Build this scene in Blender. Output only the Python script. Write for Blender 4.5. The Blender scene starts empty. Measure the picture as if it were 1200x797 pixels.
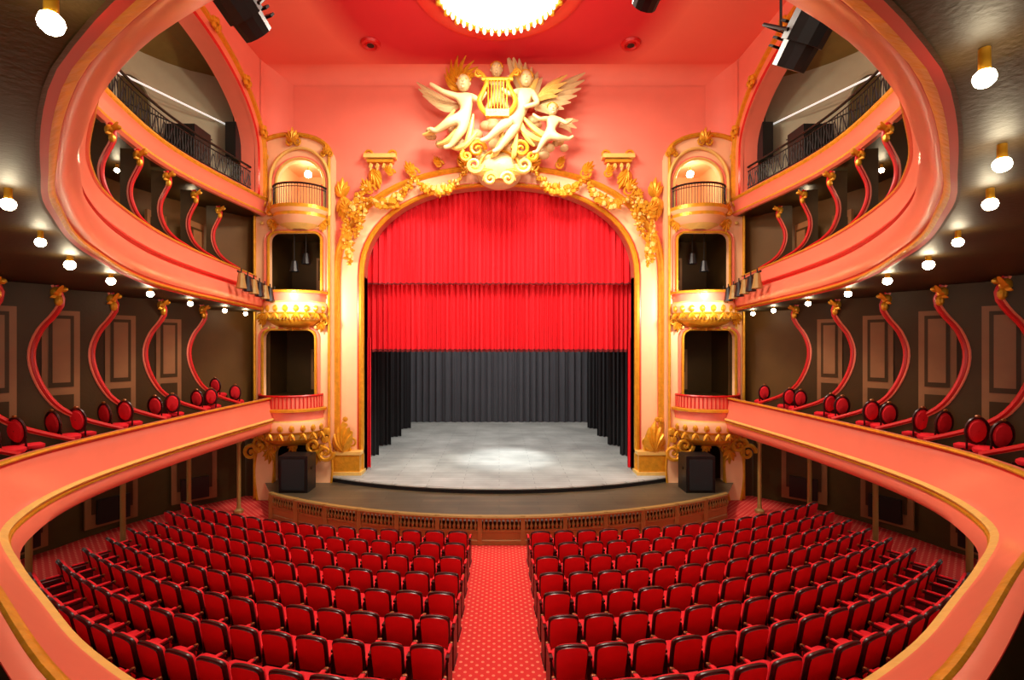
import bpy, bmesh, math, random
from mathutils import Vector, Matrix
random.seed(7)
sc = bpy.context.scene
try:
    sc.view_settings.view_transform = 'Standard'
    sc.view_settings.look = 'None'
except Exception as e:
    print(e)
E = 5.45            # eye height above the front of the stalls floor
CH = 10.0           # ceiling height above eye level
COL = sc.collection

def lin(c):
    c = c/255.0
    return c/12.92 if c <= 0.04045 else ((c+0.055)/1.055)**2.4
def rgb(r, g, b): return (lin(r), lin(g), lin(b), 1)

MATS = {}
def mat(name, c, rough=0.5, metal=0.0, var=0.12, vscale=3.0, bump=0.0, bscale=20, emit=None, estr=0, sheen=0, coat=0, spec=0.5):
    m = bpy.data.materials.new(name); m.use_nodes = True
    nt = m.node_tree; b = nt.nodes['Principled BSDF']
    b.inputs['Roughness'].default_value = rough
    b.inputs['Metallic'].default_value = metal
    b.inputs['Specular IOR Level'].default_value = spec
    tc = nt.nodes.new('ShaderNodeTexCoord')
    n = nt.nodes.new('ShaderNodeTexNoise'); n.inputs['Scale'].default_value = vscale; n.inputs['Detail'].default_value = 4
    nt.links.new(tc.outputs['Object'], n.inputs['Vector'])
    mx = nt.nodes.new('ShaderNodeMix'); mx.data_type = 'RGBA'
    mx.inputs[6].default_value = tuple(v*(1-var) for v in c[:3])+(1,)
    mx.inputs[7].default_value = tuple(min(1, v*(1+var)) for v in c[:3])+(1,)
    nt.links.new(n.outputs['Fac'], mx.inputs[0])
    nt.links.new(mx.outputs[2], b.inputs['Base Color'])
    if bump:
        n2 = nt.nodes.new('ShaderNodeTexNoise'); n2.inputs['Scale'].default_value = bscale
        nt.links.new(tc.outputs['Object'], n2.inputs['Vector'])
        bp = nt.nodes.new('ShaderNodeBump'); bp.inputs['Strength'].default_value = bump; bp.inputs['Distance'].default_value = 0.03
        nt.links.new(n2.outputs['Fac'], bp.inputs['Height']); nt.links.new(bp.outputs['Normal'], b.inputs['Normal'])
    if emit:
        b.inputs['Emission Color'].default_value = emit; b.inputs['Emission Strength'].default_value = estr
    if sheen:
        b.inputs['Sheen Weight'].default_value = sheen; b.inputs['Sheen Tint'].default_value = (c[0], c[1], c[2], 1)
    if coat: b.inputs['Coat Weight'].default_value = coat; b.inputs['Coat Roughness'].default_value = 0.15
    MATS[name] = m
    return m

coral = mat('coral_paint', rgb(240, 126, 100), 0.33, var=0.06, coat=0.3)
pinkwall = mat('pink_plaster', rgb(240, 128, 106), 0.6, var=0.08, vscale=1.2)
cream = mat('cream_paint', rgb(248, 194, 146), 0.45, var=0.06)
redline = mat('red_lacquer', rgb(200, 18, 20), 0.35, var=0.08)
gold = mat('gilding', rgb(222, 160, 40), 0.36, 0.45, var=0.3, vscale=7, bump=0.4, bscale=14)
palegold = mat('pale_gilding', rgb(236, 198, 108), 0.4, 0.2, var=0.18, vscale=6, bump=0.25)
statue = mat('ivory_stucco', rgb(216, 188, 136), 0.5, 0.0, var=0.16, vscale=5, bump=0.2)
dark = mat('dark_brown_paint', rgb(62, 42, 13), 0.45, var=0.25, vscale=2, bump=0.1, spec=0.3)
dark2 = mat('brown_box_paint', rgb(98, 68, 30), 0.5, var=0.2, vscale=2, spec=0.3)
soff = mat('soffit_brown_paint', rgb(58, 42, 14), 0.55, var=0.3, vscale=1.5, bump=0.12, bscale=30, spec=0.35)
olive = mat('olive_wall_paint', rgb(74, 62, 24), 0.6, var=0.2, spec=0.3)
doorm = mat('brown_door_wood', rgb(138, 94, 56), 0.45, var=0.2)
galw = mat('gallery_grey_plaster', rgb(158, 150, 122), 0.7, var=0.1)
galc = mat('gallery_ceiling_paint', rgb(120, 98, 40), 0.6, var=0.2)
iron = mat('black_iron', rgb(30, 24, 20), 0.45, 0.4)
black = mat('black_metal', rgb(22, 22, 24), 0.4, 0.2)
velvet = mat('red_velvet', rgb(222, 12, 32), 0.75, var=0.12, sheen=0.6, vscale=8)
velvet2 = mat('red_stage_velvet', rgb(216, 4, 28), 0.8, var=0.1, sheen=0.3, vscale=2)
fringe = mat('dark_red_fringe', rgb(110, 8, 14), 0.8)
wood = mat('dark_seat_wood', rgb(56, 12, 12), 0.35, var=0.3)
chairgold = mat('chair_gilt_wood', rgb(150, 84, 34), 0.4, 0.3)
blackcloth = mat('black_stage_cloth', rgb(28, 30, 34), 0.85, var=0.1)
greycloth = mat('grey_stage_cloth', rgb(74, 78, 84), 0.85, var=0.15, vscale=0.7)
brass = mat('brown_bronze', rgb(158, 130, 72), 0.4, 0.2)
bulbm = mat('lamp_glass', rgb(255, 240, 210), 0.3, emit=(1, 0.84, 0.55, 1), estr=65)
bulb2 = mat('small_lamp_glass', rgb(255, 240, 210), 0.3, emit=(1, 0.8, 0.5, 1), estr=60)
crystal = mat('chandelier_crystal', rgb(255, 250, 240), 0.2, emit=(1, 0.93, 0.78, 1), estr=3)
winm = mat('lit_window', rgb(250, 230, 120), 0.4, emit=(1, 0.85, 0.35, 1), estr=1.2)
whiteline = mat('white_tube', rgb(240, 240, 235), 0.4, emit=(1, 1, 0.95, 1), estr=0.5)
for m_ in (crystal, winm, whiteline):
    try: m_.cycles.emission_sampling = 'NONE'
    except Exception as e: print(e)

def boards(name, c1, c2, scale, rough):
    m = mat(name, c1, rough)
    nt = m.node_tree; b = nt.nodes['Principled BSDF']
    tc = nt.nodes.new('ShaderNodeTexCoord')
    br = nt.nodes.new('ShaderNodeTexBrick'); br.inputs['Scale'].default_value = scale
    br.inputs['Color1'].default_value = c1; br.inputs['Color2'].default_value = c2
    br.inputs['Mortar'].default_value = tuple(v*0.45 for v in c1[:3])+(1,)
    br.inputs['Mortar Size'].default_value = 0.008; br.inputs['Brick Width'].default_value = 2.4; br.inputs['Row Height'].default_value = 0.25
    nt.links.new(tc.outputs['Object'], br.inputs['Vector'])
    n = nt.nodes.new('ShaderNodeTexNoise'); n.inputs['Scale'].default_value = 0.8; n.inputs['Detail'].default_value = 6
    nt.links.new(tc.outputs['Object'], n.inputs['Vector'])
    rp = nt.nodes.new('ShaderNodeMapRange'); rp.inputs[1].default_value = 0.35; rp.inputs[2].default_value = 0.7; rp.inputs[3].default_value = 0.75; rp.inputs[4].default_value = 1.15
    nt.links.new(n.outputs['Fac'], rp.inputs[0])
    mm = nt.nodes.new('ShaderNodeVectorMath'); mm.operation = 'SCALE'
    nt.links.new(br.outputs['Color'], mm.inputs[0]); nt.links.new(rp.outputs[0], mm.inputs['Scale'])
    nt.links.new(mm.outputs[0], b.inputs['Base Color'])
    return m
stagem = boards('grey_stage_boards', rgb(166, 172, 170), rgb(154, 160, 158), 1.0, 0.5)
apronm = boards('brown_apron_boards', rgb(92, 80, 60), rgb(78, 68, 50), 1.0, 0.4)

carpet = mat('red_carpet', rgb(206, 44, 34), 0.9)
nt = carpet.node_tree; b = nt.nodes['Principled BSDF']
tc = nt.nodes.new('ShaderNodeTexCoord'); mp = nt.nodes.new('ShaderNodeMapping')
mp.inputs['Rotation'].default_value = (0, 0, math.radians(45)); mp.inputs['Scale'].default_value = (8, 8, 0.001)
nt.links.new(tc.outputs['Object'], mp.inputs[0])
vo = nt.nodes.new('ShaderNodeTexVoronoi'); vo.inputs['Scale'].default_value = 1.0; vo.inputs['Randomness'].default_value = 0.0
nt.links.new(mp.outputs[0], vo.inputs['Vector'])
cr = nt.nodes.new('ShaderNodeValToRGB')
cr.color_ramp.elements[0].position = 0.17; cr.color_ramp.elements[0].color = rgb(236, 130, 104)
cr.color_ramp.elements[1].position = 0.24; cr.color_ramp.elements[1].color = rgb(210, 42, 40)
nt.links.new(vo.outputs['Distance'], cr.inputs[0]); nt.links.new(cr.outputs[0], b.inputs['Base Color'])

ceilm = mat('red_pink_ceiling', rgb(220, 40, 44), 0.6)  # red in the middle, blending smoothly to pink at the edges
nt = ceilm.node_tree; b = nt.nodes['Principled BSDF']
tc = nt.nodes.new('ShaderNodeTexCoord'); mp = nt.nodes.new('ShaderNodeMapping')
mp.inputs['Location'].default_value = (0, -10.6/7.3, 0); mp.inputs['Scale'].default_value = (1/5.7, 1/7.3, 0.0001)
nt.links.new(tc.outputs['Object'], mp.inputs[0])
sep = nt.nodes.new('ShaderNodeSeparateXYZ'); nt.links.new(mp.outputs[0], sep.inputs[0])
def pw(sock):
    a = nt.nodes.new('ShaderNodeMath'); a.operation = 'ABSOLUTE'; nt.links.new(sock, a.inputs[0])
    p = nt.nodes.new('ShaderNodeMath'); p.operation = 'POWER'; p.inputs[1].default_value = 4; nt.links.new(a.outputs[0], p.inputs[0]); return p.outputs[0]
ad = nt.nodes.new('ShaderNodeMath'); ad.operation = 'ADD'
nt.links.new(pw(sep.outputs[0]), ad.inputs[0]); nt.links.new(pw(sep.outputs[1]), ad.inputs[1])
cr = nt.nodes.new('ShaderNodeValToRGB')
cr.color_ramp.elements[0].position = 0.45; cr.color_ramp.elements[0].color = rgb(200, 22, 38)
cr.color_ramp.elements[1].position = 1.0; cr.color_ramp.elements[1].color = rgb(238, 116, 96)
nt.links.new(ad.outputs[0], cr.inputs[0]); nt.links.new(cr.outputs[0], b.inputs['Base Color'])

class MB:
    def __init__(s): s.v = []; s.f = []; s.m = []; s.mats = []
    def mi(s, m):
        if m not in s.mats: s.mats.append(m)
        return s.mats.index(m)
    def add(s, vs, fs, m):
        o = len(s.v); s.v += [tuple(v) for v in vs]; i = s.mi(m)
        for f in fs: s.f.append([o+k for k in f]); s.m.append(i)
    def grid(s, rows, mats, close=False):
        n = len(rows[0]); o = len(s.v)
        for r in rows: s.v += [tuple(p) for p in r]
        for i in range(len(rows)-1):
            mm = s.mi(mats[i] if isinstance(mats, list) else mats)
            for j in range(n-1 if not close else n):
                k = (j+1) % n
                s.f.append([o+i*n+j, o+i*n+k, o+(i+1)*n+k, o+(i+1)*n+j]); s.m.append(mm)
    def box(s, c, d, m, M=None):
        x, y, z = [k/2 for k in d]
        vs = [Vector((a*x, b_*y, e*z)) for a in (-1, 1) for b_ in (-1, 1) for e in (-1, 1)]
        if M: vs = [M @ v for v in vs]
        vs = [v+Vector(c) for v in vs]
        s.add(vs, [(0, 1, 3, 2), (4, 6, 7, 5), (0, 4, 5, 1), (2, 3, 7, 6), (0, 2, 6, 4), (1, 5, 7, 3)], m)
    def tube(s, path, r, m, seg=8, cap=True):
        path = [Vector(p) for p in path]; n = len(path)
        rr = r if isinstance(r, (list, tuple)) else [r]*n
        rows = []; up = Vector((0, 0, 1))
        t0 = (path[1]-path[0]).normalized()
        if abs(t0.dot(up)) > 0.9: up = Vector((0, 1, 0))
        nrm = t0.cross(up).normalized()
        for i in range(n):
            t = (path[min(i+1, n-1)]-path[max(i-1, 0)])
            t = t.normalized() if t.length > 1e-9 else t0
            nrm = (nrm - t*nrm.dot(t))
            nrm = nrm.normalized() if nrm.length > 1e-6 else t.orthogonal().normalized()
            bn = t.cross(nrm)
            rows.append([path[i]+(nrm*math.cos(a)+bn*math.sin(a))*rr[i] for a in [2*math.pi*k/seg for k in range(seg)]])
        s.grid(rows, m, close=True)
        if cap:
            s.add(rows[0], [tuple(range(seg))], m); s.add(rows[-1], [tuple(reversed(range(seg)))], m)
    def ball(s, c, r, m, seg=8, rings=5, M=None):
        if not isinstance(r, (list, tuple)): r = (r, r, r)
        rows = []
        for i in range(rings+1):
            th = math.pi*i/rings
            row = []
            for k in range(seg):
                a = 2*math.pi*k/seg
                v = Vector((r[0]*math.sin(th)*math.cos(a), r[1]*math.sin(th)*math.sin(a), r[2]*math.cos(th)))
                if M: v = M @ v
                row.append(v+Vector(c))
            rows.append(row)
        s.grid(rows, m, close=True)
    def lathe(s, c, prof, m, seg=16, a0=0, a1=2*math.pi, sy=1.0):
        full = abs(a1-a0-2*math.pi) < 1e-6
        n = seg if full else seg+1
        rows = [[(c[0]+r*math.cos(a0+(a1-a0)*k/seg), c[1]+sy*r*math.sin(a0+(a1-a0)*k/seg), c[2]+z) for k in range(n)] for r, z in prof]
        s.grid(rows, m, close=full)
    def leaf(s, a, t, w, m, bend=0.0, thick=0.04, n=6):
        a = Vector(a); t = Vector(t); d = t-a; side = Vector((-d.z, 0, d.x)).normalized()
        L = []; Cn = []; R = []
        for i in range(n+1):
            u = i/n; ww = w*math.sin(math.pi*min(1, u*0.85+0.12))**0.8
            c = a+d*u+side*bend*math.sin(math.pi*u)
            L.append(c-side*ww/2); R.append(c+side*ww/2); Cn.append(c+Vector((0, -thick-0.3*ww, 0)))
        s.grid([L, Cn, R], m)
    def obj(s, name, parent=None, smooth=False, loc=None):
        me = bpy.data.meshes.new(name); me.from_pydata(s.v, [], s.f)
        for m in s.mats: me.materials.append(m)
        me.polygons.foreach_set('material_index', s.m)
        bm = bmesh.new(); bm.from_mesh(me); bmesh.ops.remove_doubles(bm, verts=bm.verts, dist=1e-5)
        bmesh.ops.recalc_face_normals(bm, faces=bm.faces); bm.to_mesh(me); bm.free()
        if smooth:
            me.polygons.foreach_set('use_smooth', [True]*len(me.polygons))
            try: me.set_sharp_from_angle(angle=math.radians(40))
            except Exception: pass
        ob = bpy.data.objects.new(name, me); COL.objects.link(ob)
        if parent: ob.parent = parent
        if loc: ob.location = loc
        return ob
def empty(name, loc=(0, 0, 0)):
    e = bpy.data.objects.new(name, None); e.location = loc; COL.objects.link(e); return e

def cat(pts, n):
    P = [Vector(p) for p in pts]; P = [2*P[0]-P[1]]+P+[2*P[-1]-P[-2]]
    out = []
    for i in range(1, len(P)-2):
        for k in range(16):
            t = k/16; a, b_, c, d = P[i-1], P[i], P[i+1], P[i+2]
            out.append(0.5*((2*b_)+(c-a)*t+(2*a-5*b_+4*c-d)*t*t+(3*b_-a-3*c+d)*t**3))
    out.append(P[-2])
    L = [0]
    for i in range(1, len(out)): L.append(L[-1]+(out[i]-out[i-1]).length)
    res = []; j = 0
    for k in range(n):
        tt = L[-1]*k/(n-1)
        while j < len(L)-2 and L[j+1] < tt: j += 1
        u = (tt-L[j])/max(1e-9, L[j+1]-L[j]); res.append(out[j].lerp(out[j+1], min(1, max(0, u))))
    return res
def shoe(half, n=70):
    full = half+[(-x, y) for x, y in reversed(half[:-1])]
    return cat([(x, y, 0) for x, y in full], 2*n+1)

def flat_shape(name, outlines, y0, thick, m, parent=None):
    cu = bpy.data.curves.new(name, 'CURVE'); cu.dimensions = '2D'; cu.fill_mode = 'BOTH'; cu.extrude = thick/2
    for o in outlines:
        sp = cu.splines.new('POLY'); sp.points.add(len(o)-1)
        for i, (x, z) in enumerate(o): sp.points[i].co = (x, z, 0, 1)
        sp.use_cyclic_u = True
    tmp = bpy.data.objects.new(name+'_c', cu); COL.objects.link(tmp)
    bpy.context.view_layer.update()
    me = bpy.data.meshes.new_from_object(tmp.evaluated_get(bpy.context.evaluated_depsgraph_get()))
    bpy.data.objects.remove(tmp)
    me.transform(Matrix.Translation((0, y0+thick/2, 0)) @ Matrix.Rotation(math.pi/2, 4, 'X'))
    me.materials.clear(); me.materials.append(m); me.name = name
    ob = bpy.data.objects.new(name, me); COL.objects.link(ob)
    if parent: ob.parent = parent
    return ob

# ------------------------------------------------------------------ ROOM SHELL
OUT = [(-9.2, 17.3), (-10.9, 15.4), (-12, 12.5), (-12.3, 8), (-12, 2), (-11.6, -3)]
OUTU = [(-8.9, 17.3), (-10.2, 15.0), (-10.9, 12), (-11.0, 8), (-11.0, 2), (-11, -3)]
def side_wall(name, pts, z0, z1, m, sgn):
    c = cat([(sgn*x, y, 0) for x, y in pts], 30)
    mb = MB(); mb.grid([[(p.x, p.y, z0) for p in c], [(p.x, p.y, z1) for p in c]], m)
    return mb.obj(name, smooth=True)
for nm, sg in (('left', 1), ('right', -1)):
    side_wall('wall_stalls_'+nm, OUT, -0.02, E-2.72, olive, sg)
    side_wall('wall_balcony_'+nm, OUTU, E-2.72, E+4.7, dark2, sg)
    side_wall('wall_gallery_'+nm, OUTU, E+4.7, E+9.3, galw, sg)
    mb = MB(); mb.grid([[(sg*-12.6, 17.32, -.02), (sg*-8.3, 17.32, -.02)], [(sg*-12.6, 17.32, E+4.7), (sg*-8.3, 17.32, E+4.7)]], dark)
    mb.grid([[(sg*-12.6, 17.32, E+4.7), (sg*-8.3, 17.32, E+4.7)], [(sg*-12.6, 17.32, E+9.5), (sg*-8.3, 17.32, E+9.5)]], galw)
    mb.obj('wall_end_'+nm)
def fz(y): return 0.07*max(0, 12.8-y)
mb = MB()
ys = [17.4, 12.8, 10, 8, 6, 4, 2]
mb.grid([[(-12.6, y, fz(y)) for y in ys], [(12.6, y, fz(y)) for y in ys]], carpet)
mb.obj('floor')
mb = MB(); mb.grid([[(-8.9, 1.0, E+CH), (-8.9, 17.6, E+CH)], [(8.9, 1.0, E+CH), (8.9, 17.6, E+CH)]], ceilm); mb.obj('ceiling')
mb = MB(); rows = []
for k in range(9):
    a = math.pi/2*k/8; rows.append([(-8.35, 17.48-.5*(1-math.cos(a)), E+CH-.5+.5*math.sin(a)), (8.35, 17.48-.5*(1-math.cos(a)), E+CH-.5+.5*math.sin(a))])
mb.grid(rows, pinkwall); mb.obj('trim_cove', smooth=True)
for i, x in enumerate((-4.25, 4.35)):
    v = MB(); v.lathe((x, 15.8, E+CH-.06), [(0.02, 0.0), (0.14, -0.02), (0.16, 0.03), (0.22, -0.04), (0.3, -0.03), (0.33, 0.05)], redline, 20)
    v.lathe((x, 15.8, E+CH-.07), [(0.0, -0.01), (0.12, -0.02)], iron, 16)
    v.obj('ceiling_vent', smooth=True)

# ------------------------------------------------------------------ LOWER BALCONY FRONT
LT = shoe([(-7.75, 16.6), (-7.9, 12), (-7.75, 8), (-6.9, 5.9), (-5.6, 4.8), (-4.1, 3.75), (-2.35, 2.5), (-1.2, 1.95), (0, 1.75)])
LB = shoe([(-7.7, 16.6), (-7.95, 12), (-7.75, 9), (-6.95, 7.1), (-6.0, 6.1), (-4.56, 4.96), (-3.4, 4.15), (-1.8, 3.5), (0, 3.2)])
def normals(c):
    out = []
    for i in range(len(c)):
        t = (c[min(i+1, len(c)-1)]-c[max(i-1, 0)]).normalized()
        out.append(Vector((-t.y, t.x, 0)))
    return out
def rim(name, T, B, zt, zb, prof):
    NT = normals(T); NB = normals(B)
    if NT[10].x < 0: NT = [-n for n in NT]; NB = [-n for n in NB]
    mb = MB(); rows = []; ms = []
    for t, off, m in prof:
        u = min(1, max(0, t))
        rows.append([tuple(T[i].lerp(B[i], u)+NT[i].lerp(NB[i], u)*off+Vector((0, 0, zt+(zb-zt)*t))) for i in range(len(T))]); ms.append(m)
    mb.grid(rows, ms[1:])
    return mb, NT
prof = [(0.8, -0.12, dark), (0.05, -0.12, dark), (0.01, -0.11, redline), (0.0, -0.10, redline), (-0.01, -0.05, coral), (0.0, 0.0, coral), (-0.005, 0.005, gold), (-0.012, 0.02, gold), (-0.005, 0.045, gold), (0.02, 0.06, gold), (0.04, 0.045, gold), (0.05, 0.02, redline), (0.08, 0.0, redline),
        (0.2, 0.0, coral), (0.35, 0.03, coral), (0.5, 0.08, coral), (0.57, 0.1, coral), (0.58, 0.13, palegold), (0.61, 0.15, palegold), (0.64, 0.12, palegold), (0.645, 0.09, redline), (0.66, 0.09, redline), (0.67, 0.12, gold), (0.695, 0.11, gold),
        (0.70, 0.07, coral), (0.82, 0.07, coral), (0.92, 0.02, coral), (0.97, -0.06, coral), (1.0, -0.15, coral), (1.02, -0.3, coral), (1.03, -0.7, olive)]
mb, LN = rim('x', LT, LB, E-1.77, E-2.97, prof)
mb.obj('balcony_front', smooth=True)
# ------------------------------------------------------------------ UPPER BALCONY FRONT
UB = shoe([(-8.2, 16.7), (-7.2, 10.3), (-5.45, 6.4), (-4.05, 4.33), (-3.12, 3.28), (-2.3, 2.44), (-1.72, 1.95), (-0.9, 1.45), (0, 1.3)])
UT = shoe([(-8.5, 16.7), (-7.6, 11.4), (-6.5, 8.1), (-5.5, 6.4), (-4.26, 5.0), (-3.4, 4.16), (-2.47, 3.5), (-1.2, 3.0), (0, 2.85)])
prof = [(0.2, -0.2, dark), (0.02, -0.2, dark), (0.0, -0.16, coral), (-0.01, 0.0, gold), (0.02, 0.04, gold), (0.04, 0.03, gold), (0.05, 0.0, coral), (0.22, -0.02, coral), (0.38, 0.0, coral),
        (0.42, 0.02, redline), (0.45, -0.04, redline), (0.49, -0.03, redline), (0.5, 0.04, coral), (0.6, 0.08, coral), (0.72, 0.09, coral), (0.83, 0.06, coral), (0.88, 0.02, coral), (0.885, 0.0, redline), (0.91, 0.0, redline), (0.92, 0.03, gold), (0.95, 0.035, gold), (0.975, 0.01, gold), (0.98, -0.005, redline), (1.0, -0.02, redline), (1.005, -0.04, dark)]
mb, UN = rim('x', UT, UB, E+2.45, E+1.2, prof)
mb.obj('balcony_front', smooth=True)
def deck(name, C, pts, z, m, inset=0.1, N=None):
    full = pts+[(0, -3)]+[(-x, y) for x, y in reversed(pts)]
    O = cat([(x, y, 0) for x, y in full], len(C))
    inn = [C[i]-N[i]*inset for i in range(len(C))]
    mb = MB()
    mb.grid([[(p.x, p.y, z) for p in inn], [(q.x, q.y, z) for q in O]], m)
    return mb.obj(name)
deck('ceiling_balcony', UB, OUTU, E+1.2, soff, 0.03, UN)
deck('floor_upper_balcony', UB, OUTU, E+1.45, dark, 0.25, UN)
deck('floor_balcony', LT, OUTU, E-2.72, dark, 0.12, LN)

# ------------------------------------------------------------------ GALLERY (3rd tier)
for nm, sg in (('left', 1), ('right', -1)):
    G = cat([(sg*x, y, 0) for x, y in [(-8.35, 17.0), (-8.65, 13), (-8.2, 10.2), (-7.2, 7.6), (-5.6, 5.2)]], 40)
    N = normals(G)
    if N[20].x*sg < 0: N = [-n for n in N]
    mb = MB(); rows = []; ms = []
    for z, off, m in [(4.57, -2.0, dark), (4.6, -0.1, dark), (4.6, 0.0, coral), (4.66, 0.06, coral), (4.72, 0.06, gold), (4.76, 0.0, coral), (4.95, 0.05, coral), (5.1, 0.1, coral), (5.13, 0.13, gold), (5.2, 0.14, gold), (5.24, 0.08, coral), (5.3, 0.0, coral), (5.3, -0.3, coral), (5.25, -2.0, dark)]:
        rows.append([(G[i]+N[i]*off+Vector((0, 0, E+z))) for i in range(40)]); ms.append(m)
    mb.grid(rows, ms[1:]); mb.obj('gallery_front', smooth=True)
    rl = MB()
    for zz, rr in ((5.38, 0.02), (6.1, 0.035), (5.95, 0.018)):
        rl.tube([G[i]-N[i]*0.1+Vector((0, 0, E+zz)) for i in range(40)], rr, iron, 6)
    GG = cat([tuple(p) for p in G], 110)
    for i, p in enumerate(GG):
        rl.tube([(p.x-sg*0.1, p.y, E+5.3), (p.x-sg*0.1, p.y, E+5.95)], 0.012, iron, 4)
        if i % 3 == 0 and i+3 < 110:
            q = GG[i+3]; r_ = []
            for k in range(9):
                u = k/8; a = p.lerp(q, u); r_.append((a.x-sg*0.1, a.y, E+5.62+0.2*math.sin(u*2*math.pi)))
            rl.tube(r_, 0.015, iron, 4)
    rl.obj('gallery_railing')
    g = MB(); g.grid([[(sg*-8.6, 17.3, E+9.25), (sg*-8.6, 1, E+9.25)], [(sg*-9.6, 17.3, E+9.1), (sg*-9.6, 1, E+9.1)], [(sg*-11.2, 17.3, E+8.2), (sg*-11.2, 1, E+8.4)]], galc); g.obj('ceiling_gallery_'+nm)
    g = MB(); g.tube([(sg*-10.4, 12.2, E+7.3), (sg*-9.4, 16.4, E+7.6)], 0.03, whiteline, 6); g.tube([(sg*-10.5, 12, E+6.6), (sg*-9.5, 15.8, E+6.8)], 0.02, iron, 6); g.obj('tube_light')
    for i, yy in enumerate((8.5, 11.2, 13.6)):
        n_ = MB(); xw = sg*-10.4 if yy > 12 else sg*-10.8
        arc = [(yy-0.7, 5.3)]+[(yy-0.7*math.cos(a), 7.0+0.7*math.sin(a)) for a in [math.pi*k/12 for k in range(13)]]+[(yy+0.7, 5.3)]
        n_.tube([(xw, a, E+z) for a, z in arc], 0.07, galw, 6)
        n_.add([(xw+sg*-0.02, a, E+z) for a, z in arc], [tuple(range(len(arc)))], olive)
        n_.obj('wall_niche')
    lb = MB(); lb.box((0, 0, 0), (.35, .4, 1.2), black); lb.box((0, -.21, 0), (.3, .02, 1.1), iron); lb.tube([(0, 0, .6), (0, 0, 2.25)], .02, iron, 6); lb.obj('hanging_loudspeaker', loc=(sg*-9.0, 16.2, E+6.9))
    lb = MB(); lb.box((0, 0, 0), (.9, .8, 1.3), black); lb.box((0, -.41, 0), (.8, .02, 1.2), iron); lb.obj('gallery_equipment_case', loc=(sg*-9.5, 14.6, E+5.95))

# ------------------------------------------------------------------ SIDE ARCH WALLS
for nm, sg in (('left', 1), ('right', -1)):
    inner = [(16.35, E+5.2), (16.35, E+6.4)]
    for k in range(1, 19):
        a = math.pi/2*k/18; inner.append((16.35-4.6*(1-math.cos(a)), E+6.6+2.45*math.sin(a)))
    inner += [(8, E+9.05), (4, E+9.0), (1.2, E+9.0)]
    TZ = E+CH+.05
    outer = [(17.5, z) if i < 12 else (y, TZ) for i, (y, z) in enumerate(inner)]
    X = sg*-8.35
    mb = MB(); mb.grid([[(X, y, z) for y, z in inner], [(X, y, z) for y, z in outer]], pinkwall)
    mb.add([(X, outer[11][0], outer[11][1]), (X, 17.5, TZ), (X, outer[12][0], outer[12][1])], [(0, 1, 2)], pinkwall)
    mb.grid([[(X, y, z) for y, z in inner], [(X-sg*0.5, y, z) for y, z in inner]], coral)
    rows = []
    for k in range(9):
        a = math.pi/2*k/8; rows.append([(X+sg*.02+sg*.8*(1-math.cos(a)), 16.68+.8*math.sin(a), z) for z in (E+6.95, E+CH)])
    mb.grid(rows, pinkwall)
    mb.obj('wall_upper_'+nm, smooth=True)
    t = MB()
    def off(d):
        r = []
        for i, (y, z) in enumerate(inner):
            a = Vector((inner[min(i+1, len(inner)-1)][0]-inner[max(i-1, 0)][0], inner[min(i+1, len(inner)-1)][1]-inner[max(i-1, 0)][1])).normalized()
            r.append((y+a.y*d, z-a.x*d))
        return r
    rows = []; ms = []
    for d, ofx, m in [(0, -0.02, coral), (0.0, 0.1, coral), (0.1, 0.12, redline), (0.14, 0.08, redline), (0.2, 0.06, coral), (0.42, 0.06, coral), (0.44, 0.16, gold), (0.52, 0.17, gold), (0.55, 0.05, gold), (0.58, 0.0, coral)]:
        rows.append([(X+sg*ofx, y, z) for y, z in off(d)]); ms.append(m)
    t.grid(rows, ms[1:])
    for k in (4, 9, 14):   # gilded scroll knots on the arch
        y, z = off(.48)[k]
        for j in range(5):
            a = 2*math.pi*j/5; t.ball((X+sg*.18, y+.14*math.cos(a), z+.14*math.sin(a)), (.07, .1, .1), gold, 6, 4)
    t.obj('trim_arch_'+nm, smooth=True)

# ------------------------------------------------------------------ BULBS
def bulb(x, y, z, r=0.085, m_=None):
    m = MB(); m.ball((0, 0, 0), r, m_ or bulbm, 10, 6)
    m.lathe((0, 0, r*0.9), [(0.0, 0.1), (r*.5, 0.1), (r*.55, 0.0), (r*.7, -0.02)], gold, 10)
    m.obj('globe_lamp', smooth=True, loc=(x, y, z))
for x, y in [(-1.50, 1.60), (-3.75, 3.65), (-4.8, 5.0), (-5.75, 6.4), (-6.5, 8.0), (-7.3, 10.0), (-7.95, 12.3), (-8.5, 14.8), (-8.6, 16.2)]:
    for s_ in (1, -1):
        if s_ < 0 and y < 2: continue
        bulb(x*s_, y, E+1.08, 0.038 if y < 3 else (.048 if y < 6 else .065))
bulb(1.96, 1.93, E+1.08, 0.038)
bulb(3.0, 2.85, E+1.08, 0.045)
for s_ in (1, -1):
    for x, y in ((-9.3, 9.1), (-9.6, 12.0), (-9.4, 14.6)): bulb(s_*x, y, E+4.4, .06, bulb2)  # lamps added here to brighten the dark upper boxes
    bulb(s_*-9.4, 12.5, E+8.7, .07, bulb2)

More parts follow.
